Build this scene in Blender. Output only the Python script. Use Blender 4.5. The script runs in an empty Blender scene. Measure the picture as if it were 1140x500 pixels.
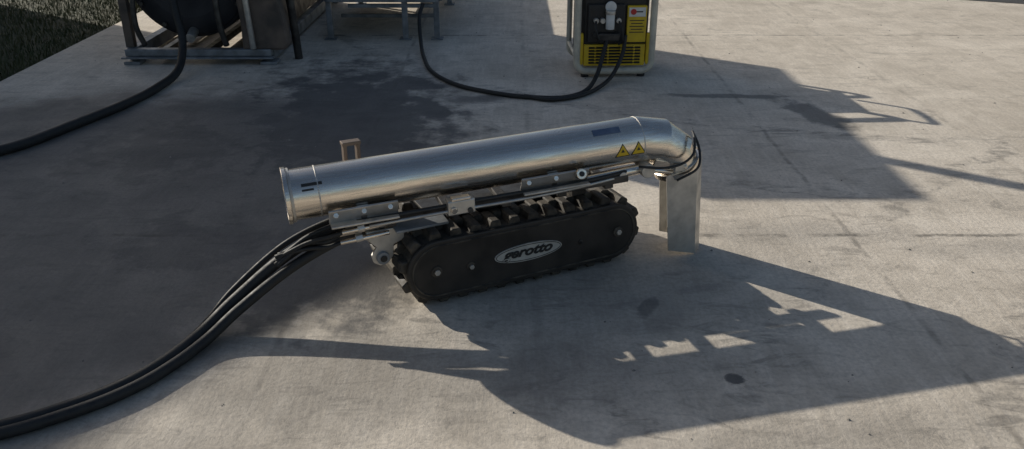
import bpy, bmesh, math, random
import numpy as np
from mathutils import Vector, Matrix
random.seed(4); rng=np.random.default_rng(4)
S=bpy.context.scene
COL=S.collection
S.view_settings.view_transform='Standard'
S.view_settings.look='None'
S.view_settings.exposure=0

# ------------------------------------------------------------------ helpers
def empty(name,loc=(0,0,0),rz=0):
    e=bpy.data.objects.new(name,None); e.location=loc; e.rotation_euler=(0,0,rz)
    e.empty_display_size=.1
    COL.objects.link(e); return e
def mobj(name,verts,faces,mat,parent=None,smooth=False,bevel=0,seg=2,auto=None):
    me=bpy.data.meshes.new(name); me.from_pydata([tuple(v) for v in verts],[],faces); me.update()
    bm=bmesh.new(); bm.from_mesh(me); bmesh.ops.recalc_face_normals(bm,faces=bm.faces); bm.to_mesh(me); bm.free()
    o=bpy.data.objects.new(name,me); COL.objects.link(o)
    if mat: me.materials.append(mat)
    if parent: o.parent=parent
    if smooth:
        for p in me.polygons: p.use_smooth=True
    if bevel:
        m=o.modifiers.new('b','BEVEL'); m.width=bevel; m.segments=seg; m.limit_method='ANGLE'; m.angle_limit=math.radians(40)
    return o
def rotm(rot):
    return (Matrix.Rotation(rot[2],3,'Z')@Matrix.Rotation(rot[1],3,'Y')@Matrix.Rotation(rot[0],3,'X'))
def box(name,c,s,mat,parent=None,rot=(0,0,0),bevel=.003):
    R=rotm(rot); v=[]
    for x in(-1,1):
        for y in(-1,1):
            for z in(-1,1):
                v.append(Vector(c)+R@Vector((x*s[0]/2,y*s[1]/2,z*s[2]/2)))
    f=[(0,1,3,2),(4,6,7,5),(0,4,5,1),(2,3,7,6),(0,2,6,4),(1,5,7,3)]
    return mobj(name,v,f,mat,parent,bevel=bevel)
def frame_of(d):
    d=d.normalized(); a=Vector((0,0,1)) if abs(d.z)<.9 else Vector((1,0,0))
    u=d.cross(a).normalized(); w=u.cross(d).normalized(); return u,w
def cyl(name,p0,p1,r,mat,parent=None,seg=24,bevel=.002,r2=None):
    p0=Vector(p0);p1=Vector(p1);u,w=frame_of(p1-p0); r2=r if r2 is None else r2
    v=[];f=[]
    for i in range(seg):
        a=2*math.pi*i/seg; k=u*math.cos(a)+w*math.sin(a); v.append(p0+k*r)
    for i in range(seg):
        a=2*math.pi*i/seg; k=u*math.cos(a)+w*math.sin(a); v.append(p1+k*r2)
    for i in range(seg):
        j=(i+1)%seg; f.append((i,j,seg+j,seg+i))
    f.append(tuple(range(seg))[::-1]); f.append(tuple(range(seg,2*seg)))
    o=mobj(name,v,f,mat,parent,bevel=bevel)
    for p in o.data.polygons:
        if len(p.vertices)==4: p.use_smooth=True
    return o
def catmull(pts,res=8,cyc=False):
    P=[Vector(p) for p in pts]; n=len(P); out=[]
    rng_=range(n) if cyc else range(n-1)
    for i in rng_:
        if cyc: a,b,c,d=P[(i-1)%n],P[i],P[(i+1)%n],P[(i+2)%n]
        else:
            b,c=P[i],P[i+1]; a=P[i-1] if i>0 else b*2-c; d=P[i+2] if i+2<n else c*2-b
        for k in range(res):
            t=k/res
            out.append(.5*((2*b)+(c-a)*t+(2*a-5*b+4*c-d)*t*t+(3*b-a-3*c+d)*t**3))
    if not cyc: out.append(P[-1])
    return out
def tube(name,pts,r,mat,parent=None,seg=12,cyc=False,res=8,smoothpath=True,ridged=0):
    P=catmull(pts,res,cyc) if smoothpath else [Vector(p) for p in pts]
    n=len(P); v=[];f=[]; pu=None
    for i in range(n):
        if cyc: d=(P[(i+1)%n]-P[i-1])
        else: d=P[min(i+1,n-1)]-P[max(i-1,0)]
        d.normalize()
        if pu is None: u,w=frame_of(d)
        else:
            u=(pu-d*pu.dot(d)).normalized(); w=u.cross(d)
        pu=u
        rr=r*(1+ridged*(i%2))
        for k in range(seg):
            a=2*math.pi*k/seg; v.append(P[i]+(u*math.cos(a)+w*math.sin(a))*rr)
    for i in range(n if cyc else n-1):
        j=(i+1)%n
        for k in range(seg):
            l=(k+1)%seg; f.append((i*seg+k,i*seg+l,j*seg+l,j*seg+k))
    if not cyc: f.append(tuple(range(seg))); f.append(tuple(range((n-1)*seg,n*seg)))
    return mobj(name,v,f,mat,parent,smooth=True)
def prism(name,outline,y0,y1,mat,parent=None,bevel=0,smooth=False):
    n=len(outline); v=[(x,y0,z) for x,z in outline]+[(x,y1,z) for x,z in outline]
    f=[tuple(range(n)),tuple(range(n,2*n))[::-1]]+[(i,(i+1)%n,n+(i+1)%n,n+i) for i in range(n)]
    return mobj(name,v,f,mat,parent,bevel=bevel)

# ------------------------------------------------------------------ materials
class NT:
    def __init__(s,name):
        s.m=bpy.data.materials.new(name); s.m.use_nodes=True; s.t=s.m.node_tree
        s.b=s.t.nodes['Principled BSDF']
        s.tc=s.t.nodes.new('ShaderNodeTexCoord'); s.geo=s.t.nodes.new('ShaderNodeNewGeometry')
    def n(s,ty,**k):
        x=s.t.nodes.new(ty)
        for a,b in k.items(): setattr(x,a,b)
        return x
    def l(s,a,b): s.t.links.new(a,b)
    def val(s,sock,v):
        if hasattr(v,'is_output'): s.l(v,sock)
        else: sock.default_value=v
    def math(s,op,a,b=0,c=None,clamp=False):
        x=s.n('ShaderNodeMath',operation=op,use_clamp=clamp); s.val(x.inputs[0],a); s.val(x.inputs[1],b)
        if c is not None: s.val(x.inputs[2],c)
        return x.outputs[0]
    def mapr(s,v,a,b,c=0.,d=1.,smooth=False):
        x=s.n('ShaderNodeMapRange',interpolation_type='SMOOTHSTEP' if smooth else 'LINEAR'); s.val(x.inputs[0],v)
        for i,q in enumerate((a,b,c,d)): x.inputs[i+1].default_value=q
        return x.outputs[0]
    def noise(s,scale,detail=3,rough=.55,vec=None,dist=0,stretch=None,rot=None):
        x=s.n('ShaderNodeTexNoise'); x.inputs['Scale'].default_value=scale; x.inputs['Detail'].default_value=detail
        x.inputs['Roughness'].default_value=rough; x.inputs['Distortion'].default_value=dist
        v=vec or s.tc.outputs['Object']
        if stretch:
            mp=s.n('ShaderNodeMapping'); mp.inputs['Scale'].default_value=stretch
            if rot: mp.inputs['Rotation'].default_value=rot
            s.l(v,mp.inputs[0]); v=mp.outputs[0]
        s.l(v,x.inputs['Vector']); return x.outputs['Fac']
    def mix(s,f,a,b,blend='MIX'):
        x=s.n('ShaderNodeMix',data_type='RGBA',blend_type=blend); s.val(x.inputs[0],f)
        for i,q in ((6,a),(7,b)):
            if hasattr(q,'is_output'): s.l(q,x.inputs[i])
            else: x.inputs[i].default_value=(*q,1)
        return x.outputs[2]
    def bump(s,h,strength=.3,dist=.01):
        x=s.n('ShaderNodeBump'); x.inputs['Strength'].default_value=strength; x.inputs['Distance'].default_value=dist
        s.l(h,x.inputs['Height']); s.l(x.outputs[0],s.b.inputs['Normal'])
def simple(name,c1,c2,scale=8,metal=0,rough=(.4,.6),bump=.1,stretch=None,detail=3,bdist=.004):
    m=NT(name); n=m.noise(scale,detail,stretch=stretch)
    f=m.mapr(n,.35,.65)
    m.l(m.mix(f,c1,c2),m.b.inputs['Base Color'])
    m.l(m.mapr(n,.3,.7,rough[0],rough[1]),m.b.inputs['Roughness'])
    m.b.inputs['Metallic'].default_value=metal
    if bump: m.bump(m.noise(scale*4,2,stretch=stretch),bump,bdist)
    return m.m

steel=simple('stainless_brushed',(.86,.79,.69),(.68,.61,.53),9,1,(.20,.34),.08,(1,14,14),bdist=.001)
steel_dull=simple('stainless_dull',(.64,.62,.58),(.46,.44,.41),14,.85,(.38,.58),.15,bdist=.002)
steel_dark=simple('dark_steel',(.10,.095,.09),(.045,.042,.04),14,.7,(.4,.6),.2)
galv=simple('galvanised_paint',(.28,.30,.32),(.15,.16,.17),9,.3,(.45,.65),.1)
rust=simple('rusty_steel',(.17,.13,.105),(.09,.075,.065),6,.3,(.5,.75),.3)
rubber=simple('track_rubber',(.014,.012,.010),(.095,.080,.062),18,0,(.6,.9),.4)
cover=simple('cover_black',(.011,.0095,.008),(.040,.033,.027),7,0,(.45,.7),.08)
hosem=simple('hose_rubber',(.010,.010,.011),(.026,.026,.025),30,0,(.55,.75),.15)
black=simple('black_plastic',(.012,.012,.012),(.025,.025,.025),20,0,(.4,.6),.05)
yellow=simple('yellow_paint',(.72,.50,.02),(.60,.40,.02),12,0,(.35,.5),.05)
white=simple('white_label',(.72,.72,.70),(.60,.60,.58),20,0,(.4,.5),0)
red=simple('red_label',(.55,.03,.03),(.45,.03,.03),20,0,(.4,.5),0)
logo=simple('logo_plate',(.50,.49,.45),(.38,.37,.34),18,.1,(.4,.55),0)
navy=simple('dark_vessel',(.020,.022,.028),(.045,.045,.05),5,.2,(.45,.65),.1)
siding=simple('shade_shed_paint',(.40,.38,.34),(.33,.31,.28),3,0,(.6,.8),.1)
roofm=simple('shade_shed_roof',(.16,.17,.18),(.12,.12,.13),3,.3,(.4,.6),.1)

def concrete():
    m=NT('concrete_slab'); pos=m.geo.outputs['Position']
    sp=m.n('ShaderNodeSeparateXYZ'); m.l(pos,sp.inputs[0]); X,Y=sp.outputs[0],sp.outputs[1]
    big=m.noise(.7,4,.6,pos); mid=m.noise(3.4,5,.65,pos,.6); fine=m.noise(60,3,.7,pos)
    brush=m.noise(7,4,.7,pos,.2,stretch=(3.2,.35,1),rot=(0,0,.12))
    brush2=m.noise(20,3,.7,pos,0,stretch=(2.4,.30,1),rot=(0,0,-.05))
    scr=m.noise(7,5,.7,pos,1.5,stretch=(.6,1.6,1),rot=(0,0,.35))
    c=m.mix(m.mapr(big,.32,.68),(.600,.530,.440),(.780,.700,.595))
    c=m.mix(m.mapr(mid,.40,.68,0,.65),c,(.430,.378,.312))
    c=m.mix(m.mapr(brush,.46,.70,0,.40),c,(.82,.745,.645))
    c=m.mix(m.mapr(brush2,.50,.75,0,.28),c,(.40,.355,.30))
    c=m.mix(m.mapr(scr,.53,.70,0,.62),c,(.30,.268,.228))
    c=m.mix(m.mapr(fine,.42,.70,0,.45),c,(.32,.288,.248))
    st=None
    def add(k):
        nonlocal st
        st=k if st is None else m.math('MAXIMUM',st,k)
    def blob(cx,cy,rx,ry,ang=0,soft=.45,amp=.9,ns=None,na=2.2):
        dx=m.math('SUBTRACT',X,cx); dy=m.math('SUBTRACT',Y,cy); ca,sa=math.cos(ang),math.sin(ang)
        a=m.math('ADD',m.math('MULTIPLY',dx,ca/rx),m.math('MULTIPLY',dy,sa/rx))
        b=m.math('ADD',m.math('MULTIPLY',dx,-sa/ry),m.math('MULTIPLY',dy,ca/ry))
        d=m.math('SQRT',m.math('ADD',m.math('MULTIPLY',a,a),m.math('MULTIPLY',b,b)))
        d=m.math('ADD',d,m.math('MULTIPLY',m.math('SUBTRACT',ns or n1,.5),na))
        add(m.math('MULTIPLY',m.mapr(d,1-soft,1+soft,1,0,True),amp))
    n1=m.noise(5,4,.65,pos)
    blob(1.86,5.05,.11,.36,.35,.3,.75)
    blob(1.42,5.42,.38,.05,-.05,.3,.7)
    blob(-.50,5.10,.12,.36,.35,.35,.97)
    blob(-.74,5.70,.30,.22,0,.4,.96)
    blob(-.25,5.35,.30,.10,.2,.5,.75)
    blob(.71,2.265,.030,.030,0,.25,.95,scr)
    blob(.50,2.72,.035,.10,-.5,.4,.7)
    blob(.72,2.85,.12,.03,.3,.5,.5)
    # left half: shade painted into the colour, partly damp
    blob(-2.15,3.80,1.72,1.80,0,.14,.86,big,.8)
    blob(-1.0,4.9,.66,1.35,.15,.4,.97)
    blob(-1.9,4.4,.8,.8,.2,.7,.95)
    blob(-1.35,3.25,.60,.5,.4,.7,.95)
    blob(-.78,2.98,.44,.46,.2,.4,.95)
    # worn, dirty patches in the foreground
    blob(-.55,2.25,.65,.32,.1,.8,.50)
    blob(-1.25,1.85,.7,.25,.0,.8,.45)
    blob(.15,2.30,.5,.20,.1,.8,.5)
    blob(.9,1.95,.6,.12,.1,.8,.35)
    blob(2.4,3.2,.6,.10,0,.8,.35)
    blob(1.2,3.35,.5,.10,0,.8,.3)
    blob(.35,2.75,.7,.35,.4,.9,.4)
    # tyre scuffs: arcs
    brk=m.mapr(scr,.42,.60)
    def arc(cx,cy,R_,w_,amp):
        dx=m.math('SUBTRACT',X,cx); dy=m.math('SUBTRACT',Y,cy)
        d=m.math('SQRT',m.math('ADD',m.math('MULTIPLY',dx,dx),m.math('MULTIPLY',dy,dy)))
        d=m.math('ABSOLUTE',m.math('SUBTRACT',d,R_))
        add(m.math('MULTIPLY',m.math('MULTIPLY',m.mapr(d,w_*.5,w_,1,0,True),amp),brk))
    arc(6.5,-1.0,5.9,.09,.42); arc(6.5,-1.0,6.6,.08,.34); arc(-3.0,-1.5,4.9,.08,.45); arc(-3.0,-1.5,5.5,.07,.34)
    arc(3.0,9.5,5.0,.08,.40); arc(3.0,9.5,5.9,.07,.30)
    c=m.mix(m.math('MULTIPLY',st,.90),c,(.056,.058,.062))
    wob=m.math('MULTIPLY',m.math('SUBTRACT',mid,.5),.05)
    jt=None
    def line(S_,p,w,amp,brk=None):
        nonlocal jt
        d=m.math('ABSOLUTE',m.math('ADD',m.math('SUBTRACT',S_,p),wob))
        k=m.math('MULTIPLY',m.mapr(d,w*.3,w,1,0),amp)
        if brk is not None: k=m.math('MULTIPLY',k,brk)
        jt=k if jt is None else m.math('MAXIMUM',jt,k)
    br=m.mapr(n1,.44,.58)
    for q in (-4.5,3.32,7.22,11.1,15): line(Y,q,.020,.7,br)
    for q in (1.46,6.1,10.7,-.80): line(X,q,.018,.42,br)
    for q in (.09,2.6): line(X,q,.026,.25,br)
    c=m.mix(jt,c,(.085,.078,.07))
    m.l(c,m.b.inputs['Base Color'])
    r=m.mapr(mid,.3,.7,.74,.92); r=m.math('SUBTRACT',r,m.math('MULTIPLY',st,.16)); m.l(r,m.b.inputs['Roughness'])
    m.b.inputs['Specular IOR Level'].default_value=.28
    h=m.math('ADD',m.math('MULTIPLY',fine,.5),m.math('MULTIPLY',brush2,.25))
    m.bump(h,.40,.010)
    return m.m
concrete_m=concrete()
soil=simple('soil_grass_base',(.040,.048,.018),(.060,.058,.030),2.2,0,(.85,.95),.5,bdist=.03)
dark_grey_m=simple('dark_grey',(.045,.045,.046),(.065,.063,.062),60,0,(.8,.95),.4)

# ------------------------------------------------------------------ ground
def sheet(name,pts,z,mat,thick=0):
    v=[(x,y,z) for x,y in pts]; return mobj(name,v,[tuple(range(len(pts)))],mat)
sheet('ground',[(-400,-400),(400,-400),(400,400),(-400,400)],-.035,soil)
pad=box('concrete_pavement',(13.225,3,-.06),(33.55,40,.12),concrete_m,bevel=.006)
sheet('far_dark_sheet',[(4.15,9.02),(30,-1.96),(30,23),(4.15,23)],.004,dark_grey_m)  # dark grey sheet over the far right of the slab

# grass
N=38000
gx=-3.56-rng.random(N)**1.3*4.5; gy=4.5+rng.random(N)*8
h=.02+.04*rng.random(N)*(0.5+.5*np.sin(gx*2.1)*np.cos(gy*1.7)+.5)
an=rng.random(N)*6.283; w=.005; ln=rng.random(N)*.04
V=np.zeros((N,3,3)); ca,sa=np.cos(an),np.sin(an)
V[:,0]=np.c_[gx-ca*w,gy-sa*w,np.full(N,-.036)]; V[:,1]=np.c_[gx+ca*w,gy+sa*w,np.full(N,-.036)]
V[:,2]=np.c_[gx-sa*ln,gy+ca*ln,-.03+h]
me=bpy.data.meshes.new('grass'); me.from_pydata(V.reshape(-1,3).tolist(),[],np.arange(3*N).reshape(-1,3).tolist())
gm=NT('grass_blades'); gc=gm.mix(gm.mapr(gm.noise(3,3),.35,.65),(.045,.060,.018),(.095,.090,.035)); gm.l(gc,gm.b.inputs['Base Color']); gm.b.inputs['Roughness'].default_value=.7
me.materials.append(gm.m); go=bpy.data.objects.new('grass',me); COL.objects.link(go)

# loose grit on the slab, one object
gv=[];gf=[]
for k in range(420):
    x=random.uniform(-3.4,5.0); y=random.uniform(1.6,9.0); s=random.choice((.003,.003,.004,.005,.007)); b=len(gv)
    for dx,dy,dz in ((1,0,0),(0,1,0),(-1,0,0),(0,-1,0),(.1,.1,.8)):
        gv.append((x+dx*s*random.uniform(.6,1.3),y+dy*s*random.uniform(.6,1.3),max(0,dz*s)+.0005))
    gf+=[(b,b+1,b+4),(b+1,b+2,b+4),(b+2,b+3,b+4),(b+3,b,b+4)]
mobj('gravel',gv,gf,simple('grit',(.12,.11,.10),(.30,.28,.25),3,0,(.8,.9),0))

# ------------------------------------------------------------------ tracked robot
A=math.radians(26.1)
rob=empty('tracked_robot',(-.298,2.727,0),A)
X0,X1,ZC,R=.030,.765,.144,.118
def capsule(x0,x1,zc,r,n=18,r2=None):
    r2=r2 or r; o=[]
    for i in range(n+1):
        a=-math.pi/2+math.pi*i/n; o.append((x1+r2*math.cos(a),zc+r2*math.sin(a)))
    for i in range(n+1):
        a=math.pi/2+math.pi*i/n; o.append((x0+r*math.cos(a),zc+r*math.sin(a)))
    return o
def track(tag,y0,y1,outer):
    o1=capsule(X0,X1,ZC,R); o2=capsule(X0,X1,ZC,R-.022); n=len(o1)
    v=[(x,y0,z) for x,z in o1]+[(x,y1,z) for x,z in o1]+[(x,y0,z) for x,z in o2]+[(x,y1,z) for x,z in o2]; f=[]
    for i in range(n):
        j=(i+1)%n
        f+= [(i,j,n+j,n+i),(2*n+i,3*n+i,3*n+j,2*n+j),(i,2*n+i,2*n+j,j),(n+i,n+j,3*n+j,3*n+i)]
    mobj('belt_'+tag,v,f,rubber,rob)
    L=X1-X0; per=2*L+2*math.pi*R; K=28; v=[];f=[]
    def at(s):
        s%=per
        if s<L: return X0+s,ZC+R,0
        s-=L
        if s<math.pi*R: a=math.pi/2-s/R; return X1+R*math.cos(a),ZC+R*math.sin(a),a-math.pi/2
        s-=math.pi*R
        if s<L: return X1-s,ZC-R,math.pi
        s-=L; a=-math.pi/2-s/R; return X0+R*math.cos(a),ZC+R*math.sin(a),a-math.pi/2
    ym=(y0+y1)/2
    for k in range(K):
        for half in (0,1):
            s=per*(k+.5*half)/K; x,z,an=at(s)
            c,s_=math.cos(an),math.sin(an)
            ya,yb=(y0+.002,ym+.014) if half==0 else (ym-.014,y1-.002)
            b=len(v)
            for (t,hh) in ((-.026,-.004),(.026,-.004),(.017,.026),(-.017,.026)):
                for y in (ya,yb):
                    v.append((x+t*c-hh*s_, y, z+t*s_+hh*c))
            f+=[(b,b+2,b+4,b+6),(b+1,b+7,b+5,b+3),(b,b+1,b+3,b+2),(b+2,b+3,b+5,b+4),(b+4,b+5,b+7,b+6),(b+6,b+7,b+1,b)]
    mobj('lugs_'+tag,v,f,rubber,rob,bevel=.004,seg=1)
    ys=y0 if outer<0 else y1
    prism('side_cover_'+tag,capsule(X0,X1,ZC,R+.002,22),ys+outer*.018,ys+outer*.002,cover,rob,bevel=.007)
    pr=[(x,ys+outer*.018,z) for x,z in capsule(X0,X1,ZC,R-.018,16)]
    tube('cover_rim_'+tag,pr,.004,rubber,rob,seg=6,cyc=True,smoothpath=False)
    for q,(bx,bz,br) in enumerate(((.02,ZC,.021),(.155,ZC-.008,.017),(.79,ZC,.021),(.62,ZC-.01,.010))):
        cyl('hub_%s_%d'%(tag,q),(bx,ys,bz),(bx,ys+outer*.024,bz),br,rubber,rob)
        cyl('bolt_%s_%d'%(tag,q),(bx,ys+outer*.024,bz),(bx,ys+outer*.032,bz),br*.55,steel_dark if q==3 else steel_dull,rob,seg=6,bevel=.001)
track('near',0,.175,-1)
track('far',.295,.46,1)
n=36; ov=[(.392+.142*math.cos(2*math.pi*i/n),.144+.036*math.sin(2*math.pi*i/n)) for i in range(n)]
prism('logo_plate',ov,-.0225,-.017,logo,rob)
tube('logo_border',[(x,-.0225,z) for x,z in [(.392+.136*math.cos(2*math.pi*i/n),.144+.031*math.sin(2*math.pi*i/n)) for i in range(n)]],.0016,black,rob,seg=5,cyc=True,smoothpath=False)
cu=bpy.data.curves.new('logo_lettering','FONT'); cu.body='gerotto'; cu.size=.054; cu.shear=.35; cu.extrude=.0012; cu.offset=.0016; cu.align_x='CENTER'
to=bpy.data.objects.new('tmp',cu); COL.objects.link(to); bpy.context.view_layer.update()
me=bpy.data.meshes.new_from_object(to); bpy.data.objects.remove(to)
lo=bpy.data.objects.new('logo_lettering',me); COL.objects.link(lo); me.materials.clear(); me.materials.append(black); lo.parent=rob
lo.location=(.386,-.0245,.133); lo.rotation_euler=(math.pi/2,0,0); lo.scale=(1.22,1,1)
box('hull',(.40,.235,.175),(.86,.115,.17),steel_dark,rob,bevel=.01)
box('hull_deck',(.36,.235,.285),(.60,.20,.012),steel_dark,rob,bevel=.003)
cyl('turntable',(.30,.19,.291),(.30,.19,.318),.085,steel_dark,rob,seg=40)
box('front_riser',(.66,.13,.315),(.06,.12,.05),steel_dark,rob)
box('front_plate',(-.105,.215,.235),(.018,.15,.115),steel_dull,rob,bevel=.004)
prism('tow_plate',[(-.20,.30),(-.06,.30),(-.06,.25),(-.10,.235),(-.105,.19),(-.125,.165),(-.155,.160),(-.178,.175),(-.185,.205),(-.165,.235),(-.19,.262)],.085,.099,steel_dull,rob,bevel=.002)
cyl('tow_eye',(-.146,.070,.193),(-.146,.104,.193),.024,galv,rob)
cyl('tow_eye_bore',(-.146,.066,.193),(-.146,.0705,.193),.013,black,rob)
box('deck_plate',(.00,.085,.300),(.20,.075,.010),galv,rob,rot=(.12,0,0),bevel=.002)

# ---- pipe carrier: swivelled on the chassis
pa=bpy.data.objects.new('pipe_carrier',None); COL.objects.link(pa); pa.parent=rob
Rm=Matrix.Rotation(math.radians(-7.9),4,'Z')@Matrix.Rotation(math.radians(-2.6),4,'Y')
pa.matrix_local=Matrix.Translation((-.434,.209,.440))@Rm@Matrix.Translation((.434,-.22,-.431))
for q,y in enumerate((.135,.315)):
    box('rail_%d'%q,(.28,y,.318),(1.08,.022,.030),steel_dark,pa,bevel=.003)
for q,x in enumerate((-.10,.12,.33,.55,.74)):
    box('crossmember_%d'%q,(x,.225,.300),(.035,.20,.024),steel_dark,pa)
tube('hyd_line_a',[(-.22,.118,.335),(.0,.112,.338),(.3,.112,.341),(.55,.115,.339),(.76,.13,.34),(.88,.17,.335)],.008,black,pa)
tube('hyd_line_b',[(-.18,.10,.318),(.1,.098,.322),(.38,.098,.321),(.6,.105,.325),(.82,.14,.325)],.006,steel_dull,pa)
for q,(x,y,z) in enumerate(((-.21,.15,.29),(-.215,.19,.275),(-.205,.225,.30),(-.21,.26,.275),(-.20,.17,.325),(-.2,.12,.31),(-.21,.125,.27),(-.2,.2,.25))):
    cyl('fitting_%d'%q,(x-.075,y,z-.008),(x+.10,y,z),.0085,steel,pa,seg=12)
    cyl('fitting_nut_%d'%q,(x-.02,y,z-.003),(x+.005,y,z),.014,steel_dull,pa,seg=6,bevel=.001)
    tube('fitting_hose_%d'%q,[(x-.07,y,z-.008),(x-.12,y+.004*(q-4),z-.018),(x-.20,y*.5+.09,z*.55+.10),(x-.30,.15+.004*q,.205+.004*q)],.0075,hosem,pa,seg=10)
PR=.090
ax=[(-.434,.431),(.895,.431),(.985,.410),(1.050,.358),(1.080,.290)]
def mitre(name,ax,r,mat,y=.22,seg=64,t=.004):
    n=len(ax); v=[];f=[]
    for i,(x,z) in enumerate(ax):
        p=Vector((x,0,z))
        def dr(a,b): return (Vector((ax[b][0],0,ax[b][1]))-Vector((ax[a][0],0,ax[a][1]))).normalized()
        if i==0: d=dr(0,1);k=1
        elif i==n-1: d=dr(n-2,n-1);k=1
        else:
            a,b=dr(i-1,i),dr(i,i+1); d=(a+b).normalized(); k=1/max(.3,d.dot(a))
        up=Vector((-d.z,0,d.x))
        for rr in (r,r-t):
            for s in range(seg):
                a=2*math.pi*s/seg
                v.append(p+Vector((0,y,0))+up*(math.sin(a)*rr*k)+Vector((0,math.cos(a)*rr,0)))
    q=2*seg
    for i in range(n-1):
        for s in range(seg):
            j=(s+1)%seg
            f.append((i*q+s,i*q+j,(i+1)*q+j,(i+1)*q+s)); f.append((i*q+seg+s,(i+1)*q+seg+s,(i+1)*q+seg+j,i*q+seg+j))
    for i in (0,n-1):
        for s in range(seg):
            j=(s+1)%seg; f.append((i*q+s,i*q+j,i*q+seg+j,i*q+seg+s))
    o=mobj(name,v,f,mat,pa,smooth=True)
    m=o.modifiers.new('e','EDGE_SPLIT'); m.split_angle=math.radians(12)
    return o
mitre('discharge_pipe',ax,PR,steel)
def ring(name,c,d,r,t,w_,mat,seg=64):
    c=Vector(c);d=Vector(d).normalized();u,w=frame_of(d);v=[];f=[]
    for s in range(seg):
        a=2*math.pi*s/seg;k=u*math.cos(a)+w*math.sin(a)
        v+=[c+k*r-d*w_/2,c+k*(r+t)-d*w_/2,c+k*(r+t)+d*w_/2,c+k*r+d*w_/2]
    for s in range(seg):
        j=(s+1)%seg
        for e in range(4): f.append((s*4+e,s*4+(e+1)%4,j*4+(e+1)%4,j*4+e))
    return mobj(name,v,f,mat,pa,bevel=.0015,smooth=False)
ring('inlet_flange',(-.436,.22,.431),(1,0,0),PR-.003,.014,.014,steel)
ring('flange_clamp',(-.422,.22,.431),(1,0,0),PR-.001,.007,.010,steel_dull)
cyl('inlet_dark_core',(-.30,.22,.431),(-.29,.22,.431),PR-.005,black,pa,seg=40)
for q,x in enumerate((-.33,.890)):
    ring('weld_%d'%q,(x,.22,.431),(1,0,0),PR-.002,.0032,.006,steel_dull)
dd=(ax[-1][0]-ax[-2][0],0,ax[-1][1]-ax[-2][1])
ring('elbow_clamp',(ax[-1][0]-.006,.22,ax[-1][1]+.012),dd,PR-.001,.010,.028,steel)
tube('elbow_cable',[(.86,.12,.36),(.95,.105,.345),(1.03,.10,.35),(1.085,.11,.38),(1.11,.15,.425),(1.135,.21,.43),(1.145,.17,.37),(1.11,.115,.315),(1.02,.11,.28)],.005,black,pa,res=10)
# chute: chamfered U channel, open toward the chassis
cx=1.075
pl=[(-.085,-.080),(.048,-.080),(.088,-.042),(.088,.042),(.048,.080),(-.035,.080)]
v=[];f=[]
bot=[-.040,-.078,-.066,-.066,-.06,-.03]; top=[.290,.320,.36,.36,.33,.30]
pi=[(x*(.955) if x>0 else x,y*.955) for x,y in pl]
for (P_) in (pl,pi):
    for k,(x,y) in enumerate(P_): v.append((cx+x+(.020 if k==0 else .010),.22+y,bot[k]))
    for k,(x,y) in enumerate(P_): v.append((cx+x,.22+y,top[k]))
n=6
for k in range(n-1):
    f.append((k,k+1,n+k+1,n+k)); f.append((2*n+k,3*n+k,3*n+k+1,2*n+k+1)); f.append((k,2*n+k,2*n+k+1,k+1)); f.append((n+k,n+k+1,3*n+k+1,3*n+k))
f.append((0,n,3*n,2*n)); f.append((n-1,3*n-1,4*n-1,2*n-1))
mobj('discharge_chute',v,f,steel_dull,pa)
box('chute_hinge',(1.04,.125,.325),(.05,.014,.03),steel_dull,pa)
cyl('chute_hinge_pin',(1.06,.115,.325),(1.06,.325,.325),.008,steel,pa)
cyl('actuator_body',(.66,.16,.325),(.88,.155,.335),.020,steel,pa)
cyl('actuator_rod',(.88,.155,.335),(1.02,.15,.30),.010,steel,pa)
cyl('actuator_knuckle',(.90,.115,.335),(.90,.185,.335),.028,steel_dull,pa)
cyl('actuator_knuckle_b',(.80,.125,.325),(.80,.165,.325),.018,steel_dull,pa)
box('actuator_bracket',(.97,.15,.335),(.07,.012,.05),steel,pa,rot=(.2,.3,0))
def bracket(tag,xa,xb):
    L=xb-xa;c=(xa+xb)/2
    box('bracket_plate_'+tag,(c,.119,.366),(L,.008,.062),steel_dull,pa,rot=(.42,0,0),bevel=.002)
    box('bracket_foot_'+tag,(c,.110,.338),(L*.98,.045,.008),steel_dull,pa,bevel=.002)
    box('bracket_web_'+tag,(c,.145,.350),(.02,.05,.035),steel_dark,pa,bevel=.002)
    for k,fx in enumerate((.10,.50,.88)):
        x=xa+L*fx
        cyl('bracket_bolt_%s_%d'%(tag,k),(x,.116,.372),(x,.102,.378),.010,steel,pa,seg=6,bevel=.001)
    box('bracket_far_'+tag,(c,.314,.362),(L,.008,.062),steel_dull,pa,rot=(-.42,0,0),bevel=.002)
    o=[]
    for k in range(13):
        a=math.radians(-150+120*k/12); o.append((.22+(PR+.010)*math.cos(a),.431+(PR+.010)*math.sin(a)))
    for k in range(13):
        a=math.radians(-30-120*k/12); o.append((.22+(PR+.002)*math.cos(a),.431+(PR+.002)*math.sin(a)))
    n=len(o); v=[(c-.02,y,z) for y,z in o]+[(c+.02,y,z) for y,z in o]
    mobj('saddle_'+tag,v,[tuple(range(n)),tuple(range(n,2*n))]+[(i,(i+1)%n,n+(i+1)%n,n+i) for i in range(n)],steel_dull,pa)
bracket('a',-.312,-.070); bracket('b',.386,.650)
cyl('lock_knob',(.61,.110,.378),(.61,.080,.388),.020,steel,pa)
cyl('lock_knob_core',(.61,.080,.388),(.61,.075,.390),.010,black,pa)
box('valve_block',(.15,.105,.338),(.10,.05,.055),steel_dull,pa,bevel=.005)
box('valve_cap',(.15,.092,.370),(.07,.03,.012),steel,pa,bevel=.003)
cyl('valve_port',(.12,.09,.335),(.12,.07,.332),.012,steel,pa)
cyl('valve_port_b',(.18,.09,.325),(.18,.07,.322),.010,steel_dark,pa)
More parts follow.
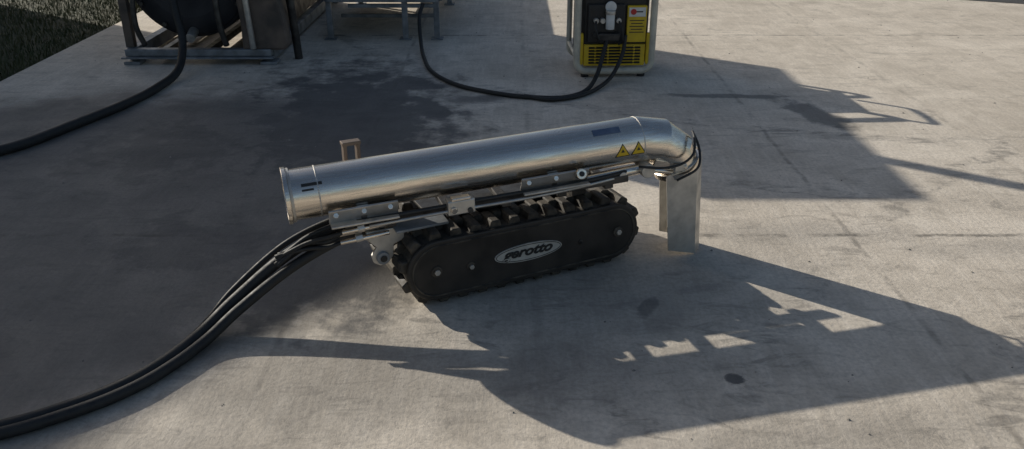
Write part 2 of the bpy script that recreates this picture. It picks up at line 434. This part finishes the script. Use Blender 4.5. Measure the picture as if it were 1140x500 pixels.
box('rear_post_a',(-.185,.345,.43),(.014,.03,.25),rust,rob,bevel=.002)
box('rear_post_b',(-.135,.345,.42),(.014,.03,.27),rust,rob,bevel=.002)
box('rear_post_cap',(-.160,.345,.549),(.070,.036,.014),rust,rob,bevel=.002)
box('rear_post_foot',(-.16,.33,.31),(.08,.05,.02),rust,rob,bevel=.002)
def onpipe(x,a,r=PR+.0012): return (x,.22-r*math.cos(a),.431+r*math.sin(a))
def tri(name,xc,s,mat,r,rr):
    v=[];rows=8
    idx={}
    for i in range(rows+1):
        t=i/rows; a=rr-s*.45/PR+s*.9*t/PR; hw=s*.55*(1-t)
        for j in (0,1): idx[(i,j)]=len(v); v.append(onpipe(xc+(-hw if j==0 else hw),a,r))
    f=[(idx[(i,0)],idx[(i,1)],idx[(i+1,1)],idx[(i+1,0)]) for i in range(rows)]
    return mobj(name,v,f,mat,pa)
for q,x in enumerate((.797,.862)):
    tri('warning_triangle_%d'%q,x,.058,black,PR+.0008,.02)
    tri('warning_triangle_face_%d'%q,x,.047,yellow,PR+.0016,.01)
    tri('warning_triangle_mark_%d'%q,x,.014,black,PR+.0024,.0)
def patch(name,xa,xb,a0,a1,mat,r=PR+.0010):
    v=[];
    for i in range(9):
        a=a0+(a1-a0)*i/8; v+= [onpipe(xa,a,r),onpipe(xb,a,r)]
    mobj(name,v,[(2*i,2*i+1,2*i+3,2*i+2) for i in range(8)],mat,pa)
patch('data_label',-.385,-.315,.62,.74,black); patch('data_label_b',-.385,-.345,.44,.52,black)
patch('sky_reflection',.69,.80,.80,1.1,simple('reflection_blue',(.10,.14,.22),(.16,.2,.28),20,.3,(.3,.4),0))  # bluish sky reflection on the pipe, painted as a patch

# ------------------------------------------------------------------ hoses (world coordinates)
tube('hydraulic_hose',[(-.46,2.80,.33),(-.62,2.77,.30),(-.80,2.70,.22),(-.97,2.59,.10),(-1.06,2.48,.035),(-1.13,2.33,.022),(-1.21,2.20,.022),(-1.33,2.09,.022),(-1.52,1.98,.022),(-1.9,1.86,.022),(-2.5,1.79,.022),(-3.3,1.88,.022)],.021,hosem,seg=14)
tube('hydraulic_hose',[(-.46,2.77,.31),(-.61,2.73,.27),(-.78,2.66,.19),(-.94,2.55,.09),(-1.032,2.445,.030),(-1.105,2.30,.020),(-1.190,2.172,.020),(-1.316,2.062,.020),(-1.515,1.948,.020),(-1.9,1.825,.020),(-2.5,1.755,.020),(-3.3,1.845,.020)],.019,hosem,seg=14)
tube('hydraulic_hose',[(-.50,2.84,.33),(-.64,2.83,.305),(-.82,2.76,.235),(-.985,2.645,.115),(-1.075,2.52,.03),(-1.150,2.355,.012),(-1.236,2.225,.012),(-1.350,2.12,.012),(-1.53,2.012,.012),(-1.905,1.892,.012),(-2.5,1.825,.012),(-3.3,1.915,.012)],.011,hosem,seg=12)
tube('supply_hose',[(-4.6,3.75,.025),(-3.6,3.95,.028),(-2.95,4.18,.028),(-2.70,4.36,.028),(-2.55,4.75,.028),(-2.42,5.15,.028),(-2.36,5.50,.028),(-2.33,5.85,.06),(-2.36,6.10,.22),(-2.42,6.2,.45),(-2.45,6.3,.8)],.028,hosem,seg=14)
tube('power_cable',[(-.72,7.0,.30),(-.74,6.88,.22),(-.72,6.72,.06),(-.66,6.35,.018),(-.56,5.95,.016),(-.36,5.62,.016),(-.08,5.42,.016),(.14,5.34,.016),(.34,5.34,.016),(.49,5.50,.016),(.58,5.72,.06),(.63,5.82,.19),(.66,5.87,.30)],.015,hosem)
tube('power_cable',[(.08,5.37,.017),(.24,5.29,.017),(.42,5.36,.017),(.56,5.53,.017),(.68,5.72,.05),(.76,5.82,.18),(.78,5.87,.30)],.014,hosem)

# ------------------------------------------------------------------ generator
gen=empty('portable_generator',(.712,5.90,0),math.radians(3))
W=.262
box('housing',(0,.24,.36),(2*W-.05,.44,.55),black,gen,bevel=.03)
box('lower_housing',(0,.006,.155),(.43,.03,.15),yellow,gen,bevel=.008)
for k in range(6):
    box('louvre_%d'%k,(0,-.012,.104+k*.021),(.36,.012,.009),black,gen,rot=(.4,0,0),bevel=.001)
for k in range(4): box('louvre_rib_%d'%k,(-.135+k*.09,-.011,.156),(.012,.012,.13),yellow,gen,bevel=.001)
box('control_panel',(-.065,.004,.375),(.255,.03,.26),black,gen,bevel=.006)
box('label_panel',(.145,.002,.37),(.135,.03,.25),yellow,gen,bevel=.006)
box('label_white',(.145,-.0150,.452),(.115,.004,.062),white,gen,bevel=.001)
cyl('label_red',(.118,-.018,.455),(.118,-.0205,.455),.020,red,gen)
box('label_text',(.160,-.018,.455),(.045,.002,.008),black,gen,bevel=0)
for k in range(5): box('label_line_%d'%k,(.145,-.0140,.395-k*.020),(.10-(k%2)*.02,.002,.006),black,gen,bevel=0)
cyl('gauge',(-.04,-.012,.49),(-.04,-.026,.49),.038,white,gen)
cyl('filter_bowl',(-.045,-.045,.345),(-.045,-.045,.445),.030,white,gen)
cyl('filter_cap',(-.045,-.045,.445),(-.045,-.045,.47),.034,steel_dull,gen)
for k,x in enumerate((-.14,-.095,.015)):
    cyl('port_%d'%k,(x,-.012,.40),(x,-.05,.40),.018,steel_dull,gen)
    cyl('socket_%d'%k,(x,-.012,.30),(x,-.04,.30),.020,black,gen)
box('valve_bank',(-.05,-.03,.29),(.15,.05,.05),steel_dark,gen,bevel=.005)
tube('panel_hose_a',[(-.14,-.04,.40),(-.15,-.09,.36),(-.12,-.09,.28),(-.09,-.05,.26)],.008,hosem,gen)
tube('panel_hose_b',[(.015,-.04,.40),(.03,-.09,.35),(.04,-.07,.27),(.02,-.04,.24)],.008,hosem,gen)
def rframe(name,y,w,z0,z1,r,mat,cr=.07):
    pts=[]
    for (cx_,cz_,a0) in ((w-cr,z0+cr,-90),(w-cr,z1-cr,0),(-w+cr,z1-cr,90),(-w+cr,z0+cr,180)):
        for k in range(7):
            a=math.radians(a0+90*k/6); pts.append((cx_+cr*math.cos(a),y,cz_+cr*math.sin(a)))
    tube(name,pts,r,mat,gen,cyc=True,smoothpath=False)
cream=simple('frame_paint',(.62,.58,.48),(.46,.43,.36),14,.1,(.4,.6),.1)
rframe('frame_front',-.005,W,.045,.70,.025,cream)
rframe('frame_back',.475,W,.045,.70,.020,cream)
for k,(x,z) in enumerate(((-W,.14),(W,.14),(-W,.60),(W,.60))):
    cyl('frame_tie_%d'%k,(x,-.005,z),(x,.475,z),.016,cream,gen)
box('side_bumper_l',(-W+.028,-.002,.20),(.03,.03,.22),yellow,gen,bevel=.008)
box('side_bumper_r',(W-.028,-.002,.20),(.03,.03,.22),yellow,gen,bevel=.008)
tube('carry_handle',[(.13,.08,.70),(.13,.08,.80),(.14,.12,.83),(.14,.36,.83),(.13,.40,.80),(.13,.40,.70)],.014,cream,gen,res=5)
for k,(x,y) in enumerate(((-.2,.02),(.2,.02),(-.2,.45),(.2,.45))):
    cyl('foot_%d'%k,(x,y,0),(x,y,.035),.028,black,gen)

# ------------------------------------------------------------------ vacuum tank skid (upper-left)
sk=empty('vacuum_tank_skid',(0,0,0))
xa,xb,ya,yb=-2.86,-1.78,6.28,8.72
box('skid_rail_front',(-2.32,ya,.085),(1.08,.07,.05),galv,sk,bevel=.006)
box('skid_rail_front_lip',(-2.32,ya-.045,.052),(1.12,.05,.012),galv,sk)
box('skid_rail_back',(-2.32,yb,.07),(1.08,.07,.10),galv,sk)
box('skid_rail_l',(xa+.03,(ya+yb)/2,.065),(.07,yb-ya-.08,.09),galv,sk)
box('skid_rail_r',(xb-.03,(ya+yb)/2,.065),(.07,yb-ya-.08,.09),galv,sk)
for k,x in enumerate((-2.62,-2.3,-2.0)): box('skid_cross_%d'%k,(x,(ya+yb)/2,.06),(.05,yb-ya-.08,.05),steel_dark,sk)
for k,(x,y) in enumerate(((xa+.05,ya),(xb-.02,ya),(xa+.05,yb),(xb-.02,yb))): box('skid_foot_%d'%k,(x,y,.012),(.12,.12,.022),galv,sk)
cyl('vessel',(-2.38,6.42,.62),(-2.38,8.6,.62),.46,navy,sk,seg=64,bevel=.03)
cyl('vessel_head',(-2.38,6.36,.62),(-2.38,6.421,.62),.30,navy,sk,seg=48,bevel=.02,r2=.45)
for k,a in enumerate(range(0,360,30)):
    a=math.radians(a); cyl('vessel_bolt_%d'%k,(-2.38+.41*math.cos(a),6.40,.62+.41*math.sin(a)),(-2.38+.41*math.cos(a),6.38,.62+.41*math.sin(a)),.018,steel_dark,sk,seg=6)
cyl('vessel_drain',(-2.38,6.42,.22),(-2.38,6.30,.18),.035,steel_dull,sk)
o=[(-1.99,.10),(-1.68,.10),(-1.64,.14),(-1.66,.30),(-1.70,.52),(-1.76,.80),(-2.02,.80),(-2.0,.52),(-1.985,.30)]
prism('column_front',o,6.26,6.38,rust,sk,bevel=.02)
prism('column_back',o,8.50,8.66,rust,sk,bevel=.02)
cyl('column_pipe',(-1.62,6.42,.0),(-1.66,6.42,.80),.030,steel_dark,sk)
cyl('column_pipe_b',(-1.90,6.23,.12),(-1.93,6.23,.8),.022,steel_dull,sk)
box('sun_block_panel',(-1.80,7.50,.46),(.012,2.0,.62),steel_dark,sk)  # added panel, keeps sun from passing beneath the enclosure
box('post_l',(-2.84,6.34,.42),(.06,.06,.62),rust,sk)
box('post_bl',(-2.84,8.64,.42),(.06,.06,.62),rust,sk)
tube('skid_pipe',[(-2.10,6.25,.14),(-2.12,6.22,.30),(-2.13,6.24,.55),(-2.13,6.3,.8)],.022,steel_dark,sk)
tube('skid_pipe_b',[(-2.70,6.25,.14),(-2.73,6.22,.30),(-2.72,6.24,.55),(-2.7,6.3,.8)],.02,steel_dark,sk)
box('enclosure',(-2.275,7.50,1.31),(1.05,2.42,1.10),galv,sk,bevel=.02)
for k in range(4):
    box('enclosure_door_%d'%k,(-1.747,6.62+k*.585,1.31),(.02,.55,1.0),steel_dull,sk,bevel=.006)
    box('door_handle_%d'%k,(-1.73,6.82+k*.585,1.3),(.02,.03,.12),black,sk)
for k in range(14): box('vent_slat_%d'%k,(-2.27,6.285,.90+k*.055),(.80,.02,.018),steel_dark,sk,rot=(.5,0,0))
cyl('exhaust_stack',(-1.86,6.90,1.85),(-1.86,6.90,2.85),.055,steel_dark,sk)
cyl('exhaust_cap',(-1.86,6.90,2.85),(-1.86,6.90,2.9),.075,steel_dark,sk)

# ------------------------------------------------------------------ steel platform beside the skid
tb=empty('steel_platform',(0,0,0))
xa,xb,ya,yb=-1.52,-.60,7.05,10.2
box('deck',((xa+xb)/2,(ya+yb)/2,.365),(xb-xa-.02,yb-ya-.02,.02),steel_dark,tb)
box('front_rail',((xa+xb)/2,ya,.335),(xb-xa,.05,.05),galv,tb)
box('front_rail_low',((xa+xb)/2+.08,ya+.02,.275),(xb-xa-.20,.03,.03),galv,tb)
box('back_rail',((xa+xb)/2,yb,.335),(xb-xa,.05,.05),galv,tb)
for k,x in enumerate((xa,xb)):
    box('side_rail_%d'%k,(x,(ya+yb)/2,.335),(.05,yb-ya-.052,.05),galv,tb)
for k,(x,y) in enumerate(((xa+.02,ya+.03),(xb-.02,ya+.03),(xa+.02,yb-.03),(xb-.02,yb-.03),(xb-.28,ya+.03),(xb-.02,8.6),(xa+.02,8.6))):
    box('leg_%d'%k,(x,y,.155),(.045,.045,.31),galv,tb)
    box('leg_pad_%d'%k,(x,y,.006),(.10,.10,.010),galv,tb)
box('lower_brace',((xa+xb)/2,ya+.4,.12),(xb-xa-.09,.03,.03),galv,tb)
box('shade_crate',(-1.06,8.62,.43),(.82,2.95,.11),steel_dark,tb,bevel=.02)  # unseen crate and lid, added to cast shade on the slab
box('shade_crate_lid',(-1.06,8.62,.492),(.84,2.97,.012),galv,tb)

# ------------------------------------------------------------------ invented shed to the left (off frame, added to shade the slab)
d=Vector((.821,-.571)); nn=Vector((.571,.821))
c=d*(-11.20)+nn*2.0
sh=empty('shade_shed',(c.x,c.y,0),math.atan2(-.571,.821))
box('walls',(0,0,1.52),(2.3,4.5,3.08),siding,sh,bevel=.01)
box('roof',(0,0,3.12),(2.6,4.8,.12),roofm,sh)
for k in range(13): box('batten_%d'%k,(1.158,-2.1+k*.35,1.5),(.02,.05,3.0),siding,sh,bevel=.004)
box('door',(1.165,.70,1.0),(.03,.62,1.98),roofm,sh)
cyl('door_knob',(1.18,.48,1.0),(1.23,.48,1.0),.03,steel,sh)
box('window_frame',(1.168,-.9,1.6),(.03,.9,.7),white,sh)
box('window_glass',(1.187,-.9,1.6),(.01,.8,.6),navy,sh)

# ------------------------------------------------------------------ light, sky, camera
EL=math.radians(22.2)
sdir=Vector((.821*math.cos(EL),-.571*math.cos(EL),-math.sin(EL)))
ld=bpy.data.lights.new('sun','SUN'); ld.energy=5.0; ld.angle=math.radians(.5); ld.color=(1,.94,.83)
lo=bpy.data.objects.new('sun',ld); COL.objects.link(lo); lo.rotation_euler=sdir.to_track_quat('-Z','Y').to_euler(); lo.location=(-10,8,8)
w=bpy.data.worlds.new('World'); S.world=w; w.use_nodes=True; nt=w.node_tree
bg=nt.nodes['Background']; sky=nt.nodes.new('ShaderNodeTexSky'); sky.sky_type='NISHITA'; sky.sun_disc=False
sky.sun_elevation=EL; sky.sun_rotation=math.atan2(-.821,.571)%(2*math.pi); sky.air_density=1.0; sky.dust_density=2.0
nt.links.new(sky.outputs[0],bg.inputs[0]); bg.inputs[1].default_value=.082
cam=bpy.data.cameras.new('camera'); co=bpy.data.objects.new('camera',cam); COL.objects.link(co)
co.location=(0,0,1.6); co.rotation_euler=(math.radians(65),0,0); cam.lens=30; cam.clip_end=2000
S.camera=co
